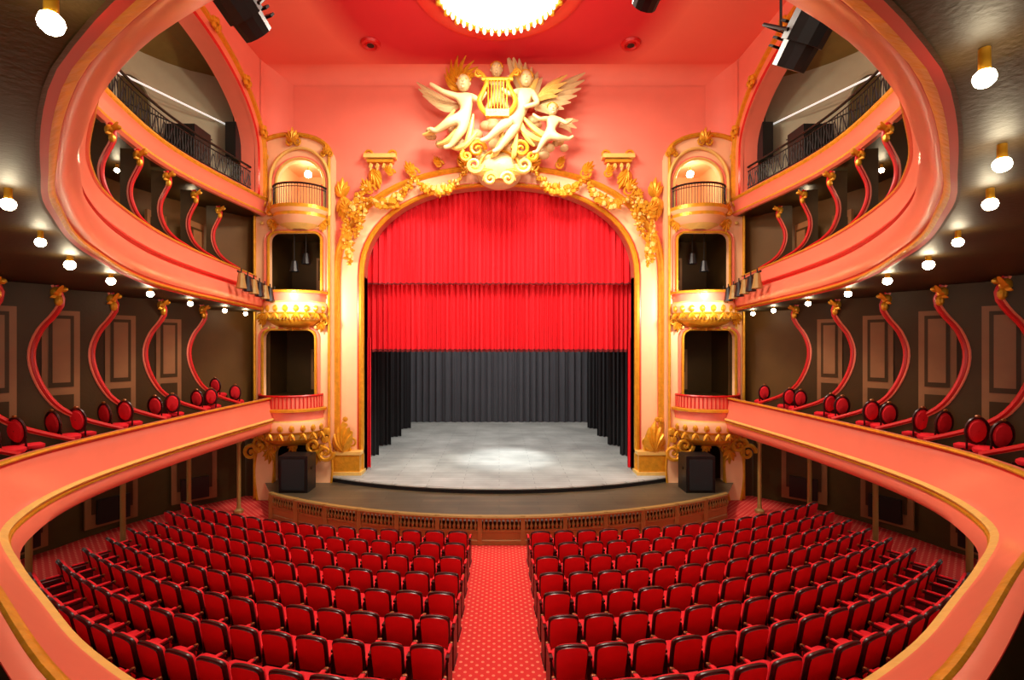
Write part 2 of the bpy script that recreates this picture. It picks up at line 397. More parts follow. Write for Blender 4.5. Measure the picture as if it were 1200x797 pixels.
# ------------------------------------------------------------------ BOX DIVIDERS, STEP, CHAIRS IN BOXES
def xat(C, y):
    best = min((p for p in C if p.x < 0), key=lambda p: abs(p.y-y)); return best.x
def spiral(cx, cz, y, r0, turns, sgn=1, a0=0, n=24, plane='xz', shrink=0.15):
    pts = []
    for k in range(n):
        u = k/(n-1); r = r0*(1-u*(1-shrink)); a = a0+sgn*turns*2*math.pi*u
        pts.append((cx+r*math.cos(a), y, cz+r*math.sin(a)))
    return pts
def divider(px, py, dirx, diry, sg, zb, zr, zt, smax, prof):
    d = Vector((dirx, diry, 0)).normalized()
    def P(s, z, o=0):
        p = Vector((px, py, 0))+d*s+Vector((-d.y, d.x, 0))*o*1.0
        return Vector((p.x*sg, p.y, E+z))
    H = zt-zr
    edge = [P(s, zr+h*H) for s, h in prof]; edge = cat([tuple(e) for e in edge], 28)
    m = MB()
    bs = [P(smax, zb+(zt-zb)*i/27) for i in range(28)]
    m.grid([[tuple(p) for p in edge], [tuple(p) for p in bs]], dark)
    m.add([tuple(P(0.03, zb)), tuple(edge[0]), tuple(bs[0])], [(0, 1, 2)], dark)
    m.tube(edge, 0.045, redline, 8)
    m.tube([e+(Vector((d.x*sg, d.y, 0))*.06) for e in edge], 0.025, coral, 6)
    if smax > 2:
      for o in (-0.03, 0.03):
        s0, s1 = 1.5, 2.1
        zl, zh = zb+0.25, zt-0.45
        for (a0, a1, b0, b1, mm, oo) in [(s0, s1, zl, zh, doorm, 1), (s0+.1, s1-.1, zl+.1, zl+(zh-zl)*.45, dark, 1.4), (s0+.1, s1-.1, zl+(zh-zl)*.5, zh-.1, dark, 1.4), (s0+.16, s1-.16, zl+(zh-zl)*.53, zh-.17, doorm, 1.8)]:
            m.add([P(a0, b0, o*oo), P(a1, b0, o*oo), P(a1, b1, o*oo), P(a0, b1, o*oo)], [(0, 1, 2, 3)], mm)
    t = edge[-1]
    m.ball((t.x, t.y, t.z-0.14), (0.1, 0.1, 0.12), gold, 8, 5)
    m.ball((t.x+sg*0.05, t.y, t.z-0.3), (0.07, 0.07, 0.11), gold, 8, 5)
    m.ball((t.x+sg*0.12, t.y, t.z-0.08), (0.12, 0.06, 0.06), gold, 8, 5)
    for k_ in range(3): m.leaf((t.x+sg*.05, t.y-.05, t.z-.2), (t.x+sg*(.25-.12*k_), t.y-.1, t.z-.02-.12*k_), .08, gold)
    m.obj('box_partition', smooth=True)
prof1 = [(-0.1, 0.0), (0.25, 0.05), (0.6, 0.11), (0.95, 0.21), (1.2, 0.38), (1.28, 0.55), (1.16, 0.7), (0.95, 0.81), (0.85, 0.9), (0.95, 1.0)]
prof2 = [(-0.1, 0.0), (0.15, 0.08), (0.4, 0.16), (0.62, 0.28), (0.75, 0.45), (0.75, 0.6), (0.65, 0.73), (0.55, 0.84), (0.55, 0.92), (0.62, 1.0)]
for y in (6.6, 7.7, 8.9, 10.1, 11.45, 13.0, 14.6):
    for s_ in (1, -1): divider(xat(LT, y)-0.2, y, -0.6, -0.8, s_, -2.72, -1.77, 1.18, 3.4, prof1)
for y in (7.4, 8.6, 9.9, 11.2, 12.6, 14.1, 15.7):
    for s_ in (1, -1): divider(xat(UT, y)-0.2, y, -0.97, -0.22, s_, 1.45, 2.45, 4.54, .98, prof2)
dn = 0
for s_ in (1, -1):
    for y, m_ in ((8.0, doorm), (9.3, doorm), (10.7, winm), (12.0, doorm), (13.1, doorm), (14.2, winm), (15.3, doorm)):
        dn += 1
        xw = -10.75 if y < 12 else (-10.55 if y < 13.2 else (-10.2 if y < 14.5 else -9.75))
        w = MB(); w.box((s_*(xw), y, E+2.75), (0.08, 0.8, 2.4), doorm)
        w.box((s_*(xw+0.05), y, E+3.2), (0.06, 0.55, 1.1), dark); w.box((s_*(xw+0.07), y, E+3.2), (0.06, 0.42, .95), m_); w.box((s_*(xw+0.05), y, E+2.05), (0.06, 0.55, 0.7), dark)
        w.obj('door_%d' % dn)

def chair_oval():
    m = MB()
    def bp(u, a, rr, off):
        return (rr[0]*math.cos(a), -0.22-0.12*(rr[1]*math.sin(a)+0.25)+off, 0.75+rr[1]*math.sin(a))
    n = 16
    ring = lambda rr, off: [bp(0, 2*math.pi*k/n, rr, off) for k in range(n)]
    m.grid([ring((0.01, 0.01), -0.05), ring((0.12, 0.18), -0.04), ring((0.14, 0.22), 0.0)], velvet, close=True)
    m.grid([ring((0.01, 0.01), 0.06), ring((0.12, 0.18), 0.05), ring((0.14, 0.22), 0.0)], velvet, close=True)
    r_ = ring((0.165, 0.245), 0); m.tube(r_+[r_[0]], 0.024, wood, 6)
    m.ball(bp(0, math.pi/2, (.17, .27), 0), (.05, .03, .03), chairgold, 6, 4)
    m.lathe((0, 0.02, 0.42), [(0.0, 0.08), (0.18, 0.07), (0.24, 0.03), (0.24, -0.02), (0.22, -0.05), (0, -0.05)], velvet, 12)
    for x, y in ((-.18, -.16), (.18, -.16), (-.18, .2), (.18, .2)):
        m.tube([(x, y, 0.4), (x*1.1, y*1.1, 0.0)], [0.025, 0.015], wood, 6)
    for x in (-.12, .12): m.tube([(x, -.18, 0.4), (x*1.1, -.21, 0.6)], 0.018, wood, 6)
    ob = m.obj('tmpchair', smooth=True); me = ob.data; bpy.data.objects.remove(ob); return me
cm = chair_oval()
step = MB()
for s_ in (1, -1):
    pts = [(xat(LT, y)-0.28, y) for y in (5.9, 7, 8, 10, 12, 14, 16.2)]
    step.grid([[(s_*x, y, E-2.7) for x, y in pts], [(s_*x, y, E-2.2) for x, y in pts], [(s_*(x-.7), y, E-2.2) for x, y in pts], [(s_*(x-.7), y, E-2.0) for x, y in pts], [(s_*(x-2.1), y, E-2.0) for x, y in pts]], dark)
step.obj('seating_step')
for y in (5.95, 6.95, 7.3, 8.15, 8.55, 9.35, 9.8, 10.6, 11.05, 12.0, 12.5, 13.6, 14.1, 15.3):
    for s_ in (1, -1):
        for (dx, dy, zz) in ((-0.62, 0.0, -2.2), (-1.3, 0.2, -2.0)):
            if dx < -1 and random.random() < .3: continue
            o = bpy.data.objects.new('box_chair', cm); COL.objects.link(o); o.scale = (.95, .95, .95)
            o.location = (s_*(xat(LT, y)+dx), y+dy, E+zz); o.rotation_euler = (0, 0, s_*random.uniform(-.2, .5))

# ------------------------------------------------------------------ PROSCENIUM
S = 1/32.0; YP = 17.5
def el(px, py): return ((px-585)*S, E+(405-py)*S)
def arch_curve(a, b, spring, base, n=30, ex=2.25):
    r = [(-a*S, E+base*S), (-a*S, E+(base+spring)*0.5*S), (-a*S, E+spring*S)]
    for k in range(1, n):
        t = math.pi*k/n; cx = -math.cos(t); sx = math.sin(t)
        r.append((a*S*math.copysign(abs(cx)**(2/ex), cx), E+(spring+b*abs(sx)**(2/ex))*S))
    r += [(a*S, E+spring*S), (a*S, E+(base+spring)*0.5*S), (a*S, E+base*S)]
    return r
ZB = -148
Ain = arch_curve(158, 106, 80, ZB)
Aout = arch_curve(196, 132, 80, ZB)
flat_shape('wall_proscenium', [[(-6.35, 0), (-6.35, E+6.95), (-8.4, E+6.95), (-8.4, E+CH+.1), (8.4, E+CH+.1), (8.4, E+6.95), (6.35, E+6.95), (6.35, 0), (Ain[-1][0], 0)]+list(reversed(Ain))+[(Ain[0][0], 0)]], YP, 0.4, pinkwall)
fr = MB(); rows = []; ms = []
for u, d, m_ in [(0, 0.4, redline), (0, 0.0, cream), (0.0, -0.1, gold), (0.06, -0.16, gold), (0.14, -0.12, gold), (0.16, -0.04, redline), (0.19, -0.03, redline), (0.22, -0.03, coral), (0.5, -0.09, cream), (0.7, -0.06, cream), (0.73, -0.05, coral), (0.78, -0.16, gold), (0.86, -0.2, gold), (0.93, -0.16, gold), (0.96, -0.06, coral), (1.0, 0.0, cream)]:
    rows.append([(Ain[i][0]*(1-u)+Aout[i][0]*u, YP+d, Ain[i][1]*(1-u)+Aout[i][1]*u) for i in range(len(Ain))]); ms.append(m_)
fr.grid(rows, ms[1:]); fr.obj('trim_proscenium', smooth=True)

orn = MB()
def blob(x, y, z, r, m=gold): orn.ball((x, y, z), (r, r*0.7, r), m, 6, 4)
def garland(p, q, sag, y, r=0.13, m=gold):
    n = int(((p[0]-q[0])**2+(p[1]-q[1])**2)**0.5/0.09)+3
    for i in range(n):
        u = i/(n-1); w = 0.55+0.6*math.sin(math.pi*u)
        x = p[0]*(1-u)+q[0]*u; z = p[1]*(1-u)+q[1]*u-sag*4*u*(1-u)
        for k in range(4):
            blob(x+random.uniform(-.13, .13)*w, y-random.uniform(0, .14), z+random.uniform(-.13, .13)*w, r*random.uniform(0.38, 0.62)*w, gold if random.random() < .7 else palegold)
        if i % 2 == 0:
            a = random.uniform(0, 2*math.pi); orn.leaf((x, y-.05, z), (x+.26*w*math.cos(a), y-.12, z+.26*w*math.sin(a)), .1, gold)
def scroll(x, z, y, r, sg=1, a0=0, m=gold, t=0.05, turns=1.4):
    pts = spiral(x, z, y, r, turns, sg, a0); n = len(pts)
    orn.tube(pts, [t*(1-0.5*i/n) for i in range(n)], m, 6)
    blob(x, y, z, r*0.22, m)
def acanthus(x, z, y, r, ang, m=gold, n=5, spread=1.2):
    for k in range(n):
        a = ang+spread*(k/(n-1)-0.5); rr = r*(1-0.35*abs(k/(n-1)-0.5)*2)
        orn.leaf((x, y, z), (x+rr*math.cos(a), y-0.05, z+rr*math.sin(a)), r*0.35, m, bend=0.05*r)
for sg in (-1, 1):
    def q(px, py):
        x, z = el(px, py); return (x*-sg if sg == 1 else x, z)
    YY = YP-0.28
    garland(q(408, 262), q(432, 222), 0.0, YY, 0.15)
    garland(q(436, 236), q(486, 214), 0.5, YY, 0.18)
    garland(q(486, 212), q(546, 204), 0.6, YY, 0.18)
    garland(q(409, 262), q(413, 312), 0.0, YY, 0.15)
    garland(q(432, 235), q(420, 280), 0.0, YY, 0.12)
    for (px, py, r) in ((412, 250, .35), (436, 226, .36), (486, 206, .36), (546, 198, .34), (460, 206, .25), (516, 196, .25)):
        x, z = q(px, py); acanthus(x, z, YY, r*1.4, math.pi/2+(0.6*-1 if x > 0 else 0.6)); scroll(x, z, YY, r*.6, -1 if x > 0 else 1)
    x, z = q(447, 186); orn.box((x, YP-0.15, z), (1.15, 0.35, 0.14), palegold); orn.box((x, YP-0.12, z-0.16), (0.95, 0.25, 0.1), gold)
    for k in range(4): acanthus(x-0.36+0.24*k, z-0.22, YP-0.15, 0.3, -math.pi/2, palegold, 3, 0.5)
    scroll(x-0.45, z+0.1, YP-0.15, .16, 1); scroll(x+0.45, z+0.1, YP-0.15, .16, -1, math.pi)
    x, z = q(436, 200); acanthus(x, z, YP-.1, .8, -math.pi/2+(0.4 if x < 0 else -0.4), gold, 5, .8)
    x, z = q(403, 232); acanthus(x, z, YP-.1, .7, math.pi/2, gold, 5, 1.2); acanthus(x, z, YP-.1, .9, -math.pi/2, gold, 5, .7)
    x, z = q(407, 541)
    orn.box((x, YP-0.2, E-4.63+0.35), (1.15, 0.5, 0.7), gold); orn.box((x, YP-0.2, E-4.63+0.78), (1.25, 0.55, 0.12), palegold)
    orn.box((x, YP-0.2, E-4.63+0.06), (1.3, 0.6, 0.12), palegold)
    acanthus(x, z+0.45, YP-.4, 1.1, math.pi/2, gold, 5, .9); scroll(x-.25, z+.75, YP-.3, .2, 1); scroll(x+.25, z+.75, YP-.3, .2, -1, math.pi)
    for k in range(10): blob(x+random.uniform(-.3, .3), YP-.3, z+.4+random.uniform(0, 1.2), .1)
orn.obj('gilded_ornament', smooth=True)

# ------------------------------------------------------------------ SIDE BOX TOWERS
YT = 17.0; ST = YT/560.0
def et(px, py): return ((px-585)*ST, E+(405-py)*ST)
for nm, sg in (('left', 1), ('right', -1)):
    def tq(px, py):
        x, z = et(px, py); return (sg*x, z)
    def rect(x0, x1, y0, y1, archtop=False, rnd=0):
        if archtop:
            cx = (x0+x1)/2; r = (x1-x0)/2
            o = [(x0, y1), (x1, y1)]+[(cx+r*math.cos(a), y0+r-r*math.sin(a)) for a in [math.pi*k/14 for k in range(15)]]
        else:
            o = [(x0, y1), (x1, y1)]
            for k in range(6): a = math.pi/2*k/5; o.append((x1-rnd*(1-math.cos(a)), y0+rnd-rnd*math.sin(a)))
            for k in range(6): a = math.pi/2*(1-k/5); o.append((x0+rnd*(1-math.cos(a)), y0+rnd-rnd*math.sin(a)))
        return [tq(*p) for p in o]
    ops = [(324, 380, 186, 248, True, 0), (315, 377, 272, 345, False, 10), (308, 370, 386, 465, False, 10), (322, 372, 520, 583, False, 14)]
    top = [tq(342.5+45.5*math.cos(a), 182-24*math.sin(a)) for a in [math.pi*k/14 for k in range(0, 15)]]
    outer = [tq(297, 584.5), tq(388, 584.5)]+top
    holes = [rect(*o) for o in ops]
    flat_shape('wall_box_tower_'+nm, [outer]+holes, YT, 0.25, cream)
    tr = MB()
    xr, ztt = tq(388, 182); xr += sg*.01
    tr.grid([[(xr, YT, 0), (xr, YT, ztt)], [(xr, YP+.05, 0), (xr, YP+.05, ztt)]], cream)
    tr.grid([[(x, YT, z) for x, z in top], [(x, YP+.02, z) for x, z in top]], cream)
    intr = MB()
    for i, (o, h) in enumerate(zip(ops, holes)):
        pts = [(x, YT-0.03, z) for x, z in h]
        tr.tube(pts[1:]+[pts[0]], 0.05, gold if i != 0 else palegold, 6)
        cx = sum(p[0] for p in pts)/len(pts); cz = sum(p[2] for p in pts)/len(pts)
        tr.tube([(cx+(p[0]-cx)*1.13, YT-.02, cz+(p[2]-cz)*1.08) for p in pts[1:]+[pts[0]]], 0.05, coral, 6)
        x0, z1 = tq(o[0]-4, o[2]-4); x1, z0 = tq(o[1]+4, o[3]+1)
        xa, xb = min(x0, x1), max(x0, x1); ya, yb = YT+0.2, YT+2.2
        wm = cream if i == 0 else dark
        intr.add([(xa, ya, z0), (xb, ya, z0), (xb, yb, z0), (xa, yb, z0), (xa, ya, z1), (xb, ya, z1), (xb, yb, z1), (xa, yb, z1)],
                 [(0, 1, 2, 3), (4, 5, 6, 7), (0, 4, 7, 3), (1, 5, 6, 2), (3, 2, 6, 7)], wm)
        intr.box(((xa+xb)/2+sg*0.3, yb-0.06, z0+0.9), (0.7, 0.08, 1.6), doorm if i else redline)
        intr.box(((xa+xb)/2+sg*0.3, yb-0.12, z0+1.2), (0.5, 0.05, 0.8), dark if i else cream)
    intr.obj('box_interior_'+nm)
    x, z = tq(352, 196); m = MB(); m.ball((0, 0, 0), 0.13, bulbm, 10, 6); m.tube([(0, 0, .11), (0, 0, .25)], .02, gold, 6); m.obj('globe_lamp', smooth=True, loc=(x, YT+0.7, z))
    for lx, lz, o_ in ((352, 300, .5), (340, 310, .35)):
        x, z = tq(lx, lz); m = MB(); m.lathe((0, 0, 0), [(0, .2), (.1, .18), (.13, 0), (.17, -.2), (0, -.12)], black, 10); m.tube([(0, 0, .18), (0, 0, .9 if lz == 300 else 1.2)], .02, iron, 5); m.obj('stage_spotlight', loc=(x, YT+o_, z))
    def parapet(px0, px1, ptop, pbot, depth, solid=True):
        x0, zt = tq(px0, ptop); x1, zb = tq(px1, pbot); cx = (x0+x1)/2; w = abs(x1-x0)/2; h = zt-zb
        if solid:
            pr = [(1.0, 0, gold), (1.08, -0.02*h, gold), (1.08, -0.08*h, gold), (1.0, -0.1*h, coral), (0.97, -0.3*h, coral), (1.0, -0.34*h, palegold), (1.04, -0.42*h, cream), (1.02, -0.6*h, cream), (0.98, -0.66*h, gold), (0.94, -0.68*h, palegold), (0.9, -0.8*h, palegold), (0.7, -0.92*h, gold), (0.45, -1.0*h, gold), (0.2, -1.02*h, gold)]
            rows = []
            for f, z, m_ in pr:
                rows.append([(cx+w*f*math.cos(a), YT-depth*f*abs(math.sin(a)), zt+z) for a in [math.pi*k/20 for k in range(21)]])
            tr.grid(rows, [p[2] for p in pr][1:])
            tr.grid([rows[0], [(cx+w*math.cos(a), YT+0.02, zt) for a in [math.pi*k/20 for k in range(21)]]], dark)
            for k in range(2, 19, 2):
                a = math.pi*k/20
                tr.ball((cx+w*1.02*math.cos(a), YT-depth*1.02*math.sin(a), zt-0.5*h), (0.11, 0.07, 0.13), gold, 6, 4)
                b0 = (cx+w*1.05*math.cos(a), YT-depth*1.05*math.sin(a), zt-.62*h)
                for dd in (-.14, 0, .14): tr.leaf(b0, (b0[0]+dd, b0[1]-.03, b0[2]-.22), .09, gold)
        else:
            for zz, rr in ((zt, .035), (zt-.12, .015), (zb+.05, .02)):
                tr.tube([(cx+w*math.cos(a), YT-depth*math.sin(a), zz) for a in [math.pi*k/20 for k in range(21)]], rr, iron, 6)
            for k in range(31):
                a = math.pi*k/30
                tr.tube([(cx+w*math.cos(a), YT-depth*math.sin(a), zt), (cx+w*math.cos(a), YT-depth*(1.0)*math.sin(a), zb)], .012, iron, 4)
            rows = [[(cx+w*1.08*f*math.cos(a), YT-depth*1.1*f*math.sin(a), zb+dz) for a in [math.pi*k/20 for k in range(21)]] for f, dz in ((1, .05), (1.02, -.08), (.92, -.2), (.95, -.32), (.7, -.55), (.3, -.7))]
            tr.grid(rows, [gold, cream, gold, cream, palegold])
            tr.grid([rows[0], [(cx+w*math.cos(a), YT+0.02, zb+.05) for a in [math.pi*k/20 for k in range(21)]]], dark)
    parapet(322, 383, 222, 247, 0.75, False)
    parapet(310, 382, 342, 384, 0.8)
    parapet(304, 380, 476, 520, 0.9)
    x0, z_ = tq(306, 462); x1, _ = tq(378, 462); cx = (x0+x1)/2; w = abs(x1-x0)/2; z2 = tq(0, 477)[1]
    tr.grid([[(cx+w*math.cos(a), YT-.85*math.sin(a), zz) for a in [math.pi*k/20 for k in range(21)]] for zz in (z_, z2)], coral)
    for k in range(26):
        a = math.pi*k/25; tr.tube([(cx+w*math.cos(a), YT-.88*math.sin(a), z_), (cx+w*math.cos(a), YT-.88*math.sin(a), z2)], .02, redline, 4)
    for zz in (z_, z2): tr.tube([(cx+w*math.cos(a), YT-.86*math.sin(a), zz) for a in [math.pi*k/20 for k in range(21)]], .04, redline, 6)
    c0 = tq(352, 214)
    hood = [(c0[0]+1.05*math.cos(a), YT-.06, c0[1]+1.2*math.sin(a)) for a in [math.pi*k/24 for k in range(25)]]
    hood = [(c0[0]+1.05, YT-.06, c0[1]-1.2)]+hood+[(c0[0]-1.05, YT-.06, c0[1]-1.2)]
    tr.tube(hood, 0.06, palegold, 8)
    tr.tube([(x, YT-.05, z) for x, z in top], 0.08, gold, 8)
    for px in (299, 386):
        x, _ = tq(px, 0); tr.tube([(x, YT-.04, tq(0, 584)[1]), (x, YT-.04, tq(0, 182)[1])], 0.05, gold, 8)
    tr.obj('box_balcony', smooth=True)
    orn = MB()
    for (px, py, r, ang) in ((345, 168, .5, math.pi/2), (322, 262, .35, -math.pi/2), (380, 262, .35, -math.pi/2), (310, 372, .35, -math.pi/2), (378, 378, .35, -math.pi/2), (345, 378, .3, -math.pi/2),
                             (345, 518, .4, -math.pi/2), (322, 250, .45, math.pi/2), (304, 240, .5, math.pi/2), (372, 526, .55, -math.pi/2), (318, 526, .5, -math.pi/2), (308, 186, .4, math.pi/2), (384, 182, .3, math.pi/2)):
        x, z = tq(px, py); acanthus(x, z, YT-.12, r, ang, gold, 5, 1.5); scroll(x-.12, z, YT-.1, r*.35, 1); scroll(x+.12, z, YT-.1, r*.35, -1, math.pi)
    for (pa, pb) in (((306, 505), (322, 560)), ((384, 505), (372, 560))):
        a = tq(*pa); b2 = tq(*pb)
        for k in range(7): u = k/6; blob(a[0]*(1-u)+b2[0]*u, YT-.15+.1*u, a[1]*(1-u)+b2[1]*u, .16-.1*u)
    for (px, py) in ((310, 520), (300, 528), (372, 520), (385, 528)):
        x, z = tq(px, py); scroll(x, z, YT-.35, .3, 1 if px < 340 else -1, 0, gold, .08)
    for lv in (262, 372, 384):
        for k in range(9):
            x, z = tq(308+9*k, lv); blob(x, YT-.08, z, .07, palegold)
    orn.obj('gilded_ornament', smooth=True)
    f = MB()
    for px, d in ((312, -1), (380, 1)):
        x, z0 = tq(px, 584); _, z1 = tq(px, 515)
        rows = [[(x-.2-.14*math.sin(u*math.pi), YT-.1-.12*(1-u), z0+(z1-z0)*u) for u in [k/10 for k in range(11)]], [(x+.2+.14*math.sin(u*math.pi), YT-.1-.12*(1-u), z0+(z1-z0)*u) for u in [k/10 for k in range(11)]]]
        f.grid(rows, cream)
        for r_ in rows: f.tube(r_, .04, gold, 6)
    f.obj('box_pillar', smooth=True)

# ------------------------------------------------------------------ SCULPTURE GROUP (projects forward of the wall above the arch)
root = empty('sculpture_group', (0, 0, 0))
def fig(name, J, edges, heads):
    me = bpy.data.meshes.new(name); bm = bmesh.new(); lay = bm.verts.layers.skin.verify(); ids = {}
    for k, (px, py, dep, r) in J.items():
        x, z = el(px, py); v = bm.verts.new((x, YP-0.35-dep, z)); v[lay].radius = (r, r); ids[k] = v
        v[lay].use_root = (k == 'pel')
    for a, c in edges: bm.edges.new((ids[a], ids[c]))
    bm.to_mesh(me); bm.free()
    ob = bpy.data.objects.new(name, me); COL.objects.link(ob)
    ob.modifiers.new('s', 'SKIN'); sb = ob.modifiers.new('u', 'SUBSURF'); sb.levels = 2; sb.render_levels = 2
    bpy.context.view_layer.update()
    m2 = bpy.data.meshes.new_from_object(ob.evaluated_get(bpy.context.evaluated_depsgraph_get()))
    bpy.data.objects.remove(ob)
    m2.materials.clear(); m2.materials.append(statue)
    m2.polygons.foreach_set('use_smooth', [True]*len(m2.polygons))
    o2 = bpy.data.objects.new(name, m2); COL.objects.link(o2); o2.parent = root
    h = MB()
    for px, py, dep, r in heads:
        x, z = el(px, py); y = YP-0.35-dep
        h.ball((x, y, z), (r*.85, r*.9, r*1.05), statue, 14, 10)
        h.ball((x, y-r*.9, z-r*.1), (r*.13, r*.2, r*.22), statue, 6, 5)
        h.ball((x, y-r*.78, z-r*.48), (r*.25, r*.12, r*.08), statue, 6, 4)
        h.ball((x, y-r*.6, z-r*.75), (r*.3, r*.25, r*.22), statue, 6, 5)
        for s in (-1, 1):
            h.ball((x+s*r*.34, y-r*.74, z+r*.12), (r*.17, r*.12, r*.09), gold, 6, 4)
            h.ball((x+s*r*.84, y, z-r*.05), (r*.1, r*.18, r*.24), statue, 6, 4)
        for k in range(22):
            a = 2*math.pi*k/22*3; e_ = 0.25+0.75*k/22
            h.ball((x+r*.85*math.cos(a)*math.cos(e_*1.4), y+r*.15+r*.7*math.sin(a)*math.cos(e_*1.4)*.7, z+r*(.25+.85*math.sin(e_*1.4))), r*.26, gold, 6, 4)
    h.obj(name+'_head', parent=root, smooth=True)
body = [('neck', 'chest'), ('chest', 'waist'), ('waist', 'pel'), ('pel', 'k1'), ('k1', 'a1'), ('a1', 't1'), ('pel', 'k2'), ('k2', 'a2'), ('a2', 't2'), ('chest', 's1'), ('s1', 'e1'), ('e1', 'h1'), ('chest', 's2'), ('s2', 'e2'), ('e2', 'h2')]
fig('angel', dict(neck=(616, 117, .45, .1), chest=(614, 126, .4, .27), waist=(611, 138, .35, .2), pel=(607, 149, .35, .28), k1=(590, 160, .65, .19), a1=(572, 174, .5, .1), t1=(563, 177, .55, .07), k2=(598, 168, .5, .18), a2=(585, 184, .4, .1), t2=(577, 188, .45, .07),
                  s1=(606, 121, .5, .13), e1=(596, 128, .7, .1), h1=(587, 120, .65, .07), s2=(623, 122, .45, .13), e2=(628, 136, .6, .1), h2=(612, 142, .7, .07)), body, [(615, 107, .5, .26)])
fig('cherub_left', dict(neck=(546, 121, .4, .1), chest=(547, 130, .4, .24), waist=(549, 139, .4, .22), pel=(551, 149, .4, .27), k1=(530, 156, .6, .18), a1=(514, 165, .45, .1), t1=(506, 162, .5, .07), k2=(540, 168, .5, .17), a2=(530, 181, .4, .1), t2=(522, 183, .45, .07),
                  s1=(539, 126, .45, .12), e1=(523, 122, .5, .1), h1=(507, 112, .5, .07), s2=(555, 127, .5, .12), e2=(563, 134, .65, .1), h2=(571, 124, .65, .07)), body, [(545, 111, .45, .28)])
fig('cherub_top', dict(neck=(582, 102, .2, .08), chest=(582, 108, .2, .18), waist=(583, 115, .2, .16), pel=(584, 122, .2, .18), k1=(574, 130, .2, .12), a1=(570, 138, .2, .07), t1=(566, 140, .25, .05), k2=(593, 130, .2, .12), a2=(596, 139, .2, .07), t2=(600, 141, .25, .05),
                  s1=(575, 105, .25, .09), e1=(566, 105, .35, .07), h1=(560, 98, .4, .05), s2=(589, 105, .25, .09), e2=(597, 102, .35, .07), h2=(604, 95, .4, .05)), body, [(582, 93, .3, .24)])
fig('cherub_right', dict(neck=(645, 146, .3, .08), chest=(646, 152, .3, .17), waist=(644, 159, .3, .15), pel=(641, 165, .3, .18), k1=(652, 172, .45, .12), a1=(664, 172, .35, .07), t1=(669, 169, .4, .05), k2=(634, 176, .4, .12), a2=(628, 186, .3, .07), t2=(622, 187, .35, .05),
                  s1=(639, 149, .35, .09), e1=(630, 152, .5, .07), h1=(622, 146, .5, .05), s2=(653, 150, .35, .09), e2=(661, 156, .45, .07), h2=(668, 150, .4, .05)), body, [(645, 139, .35, .21)])
sm = MB()
def pt(px, py, dep): x, z = el(px, py); return (x, YP-0.15-dep, z)
def wing(base, tips, w, dep, m=statue):
    for i, t in enumerate(tips): sm.leaf(pt(*base, dep+.03*i), pt(*t, dep+.05+.03*i), w, m, bend=.1)
wing((624, 126), [(594, 68), (601, 71), (608, 75), (615, 80), (622, 86), (629, 92), (634, 99)], .34, .1)
wing((622, 122), [(603, 84), (610, 88), (617, 93), (624, 98), (629, 104)], .24, .4, palegold)
wing((626, 132), [(684, 90), (683, 99), (679, 109), (674, 118), (667, 126), (659, 134), (650, 142)], .34, .1)
wing((626, 128), [(662, 98), (661, 107), (657, 116), (651, 124)], .24, .4, palegold)
wing((540, 128), [(490, 101), (492, 109), (497, 117), (504, 124), (512, 131)], .28, .1)
wing((654, 152), [(676, 146), (674, 155), (668, 161)], .2, .15)
for t in [(530, 78), (538, 72), (547, 73), (556, 79), (524, 86), (522, 94), (561, 86), (566, 94)]:
    sm.leaf(pt(548, 108, .15), pt(*t, .3), .2, gold, bend=.25)
for (px, py, r) in [(560, 160, .34), (575, 150, .34), (600, 175, .38), (622, 165, .34), (545, 172, .3), (520, 172, .24), (640, 180, .28), (585, 168, .4), (530, 150, .25), (610, 184, .3), (505, 160, .2), (565, 184, .3), (630, 150, .3), (657, 172, .2)]:
    x, z = el(px, py)
    for k in range(3):
        sm.ball((x+random.uniform(-.2, .2), YP-.12-random.uniform(0, .25), z+random.uniform(-.15, .15)), (r*.8, .22, r*.55), statue, 10, 7)
for (px, py, rx, rz) in [(585, 150, 1.5, 1.2), (550, 150, .9, .8), (620, 150, 1.0, .8), (585, 190, .9, .8), (585, 112, .6, .7), (618, 112, .4, .5)]:
    x, z = el(px, py); sm.ball((x, YP+.55, z), (rx, .75, rz), pinkwall, 16, 10)
for (a, c) in [((600, 150), (640, 172)), ((610, 146), (650, 168)), ((545, 150), (515, 176)), ((560, 165), (530, 180)), ((590, 165), (575, 190)), ((605, 165), (600, 192)), ((535, 140), (498, 165)), ((604, 140), (625, 178)), ((556, 145), (545, 180))]:
    p0 = Vector(pt(*a, .6)); p1 = Vector(pt(*c, .4))
    sm.tube([p0.lerp(p1, k/8)+Vector((0, 0, -.22*math.sin(math.pi*k/8))) for k in range(9)], [.04+.07*math.sin(math.pi*k/8) for k in range(9)], palegold, 7)
def ly(s): return [pt(583+s*u, v, .95) for u, v in [(6, 152), (15, 147), (20, 136), (15, 124), (12, 115), (17, 106), (23, 102)]]
for s in (-1, 1):
    c = cat(ly(s), 24); sm.tube(c, [.1-.04*k/24 for k in range(24)], gold, 8)
    e0 = el(583+s*21, 105); sm.tube(spiral(e0[0], e0[1], YP-1.1, .15, 1.3, s), .04, gold, 6)
sm.tube([pt(566, 112, .95), pt(600, 112, .95)], .07, gold, 8)
for k in range(7): sm.tube([pt(573+3.4*k, 112, .98), pt(573+3.4*k, 148, .98)], .024, gold, 5)
sm.box(pt(583, 150, .95), (.8, .2, .24), gold)
sh = [(585+26*math.cos(a)*(1-.12*math.sin(a)), 198-20*math.sin(a)) for a in [2*math.pi*k/28 for k in range(28)]]
def sc_(f, d): return [pt(585+(x-585)*f, 198+(y-198)*f, d) for x, y in sh]
sm.grid([sc_(1.0, -.5), sc_(1.0, .25), sc_(.82, .4), sc_(.78, .22), sc_(.4, .4), sc_(.02, .45)], [statue, palegold, gold, statue, statue], close=True)
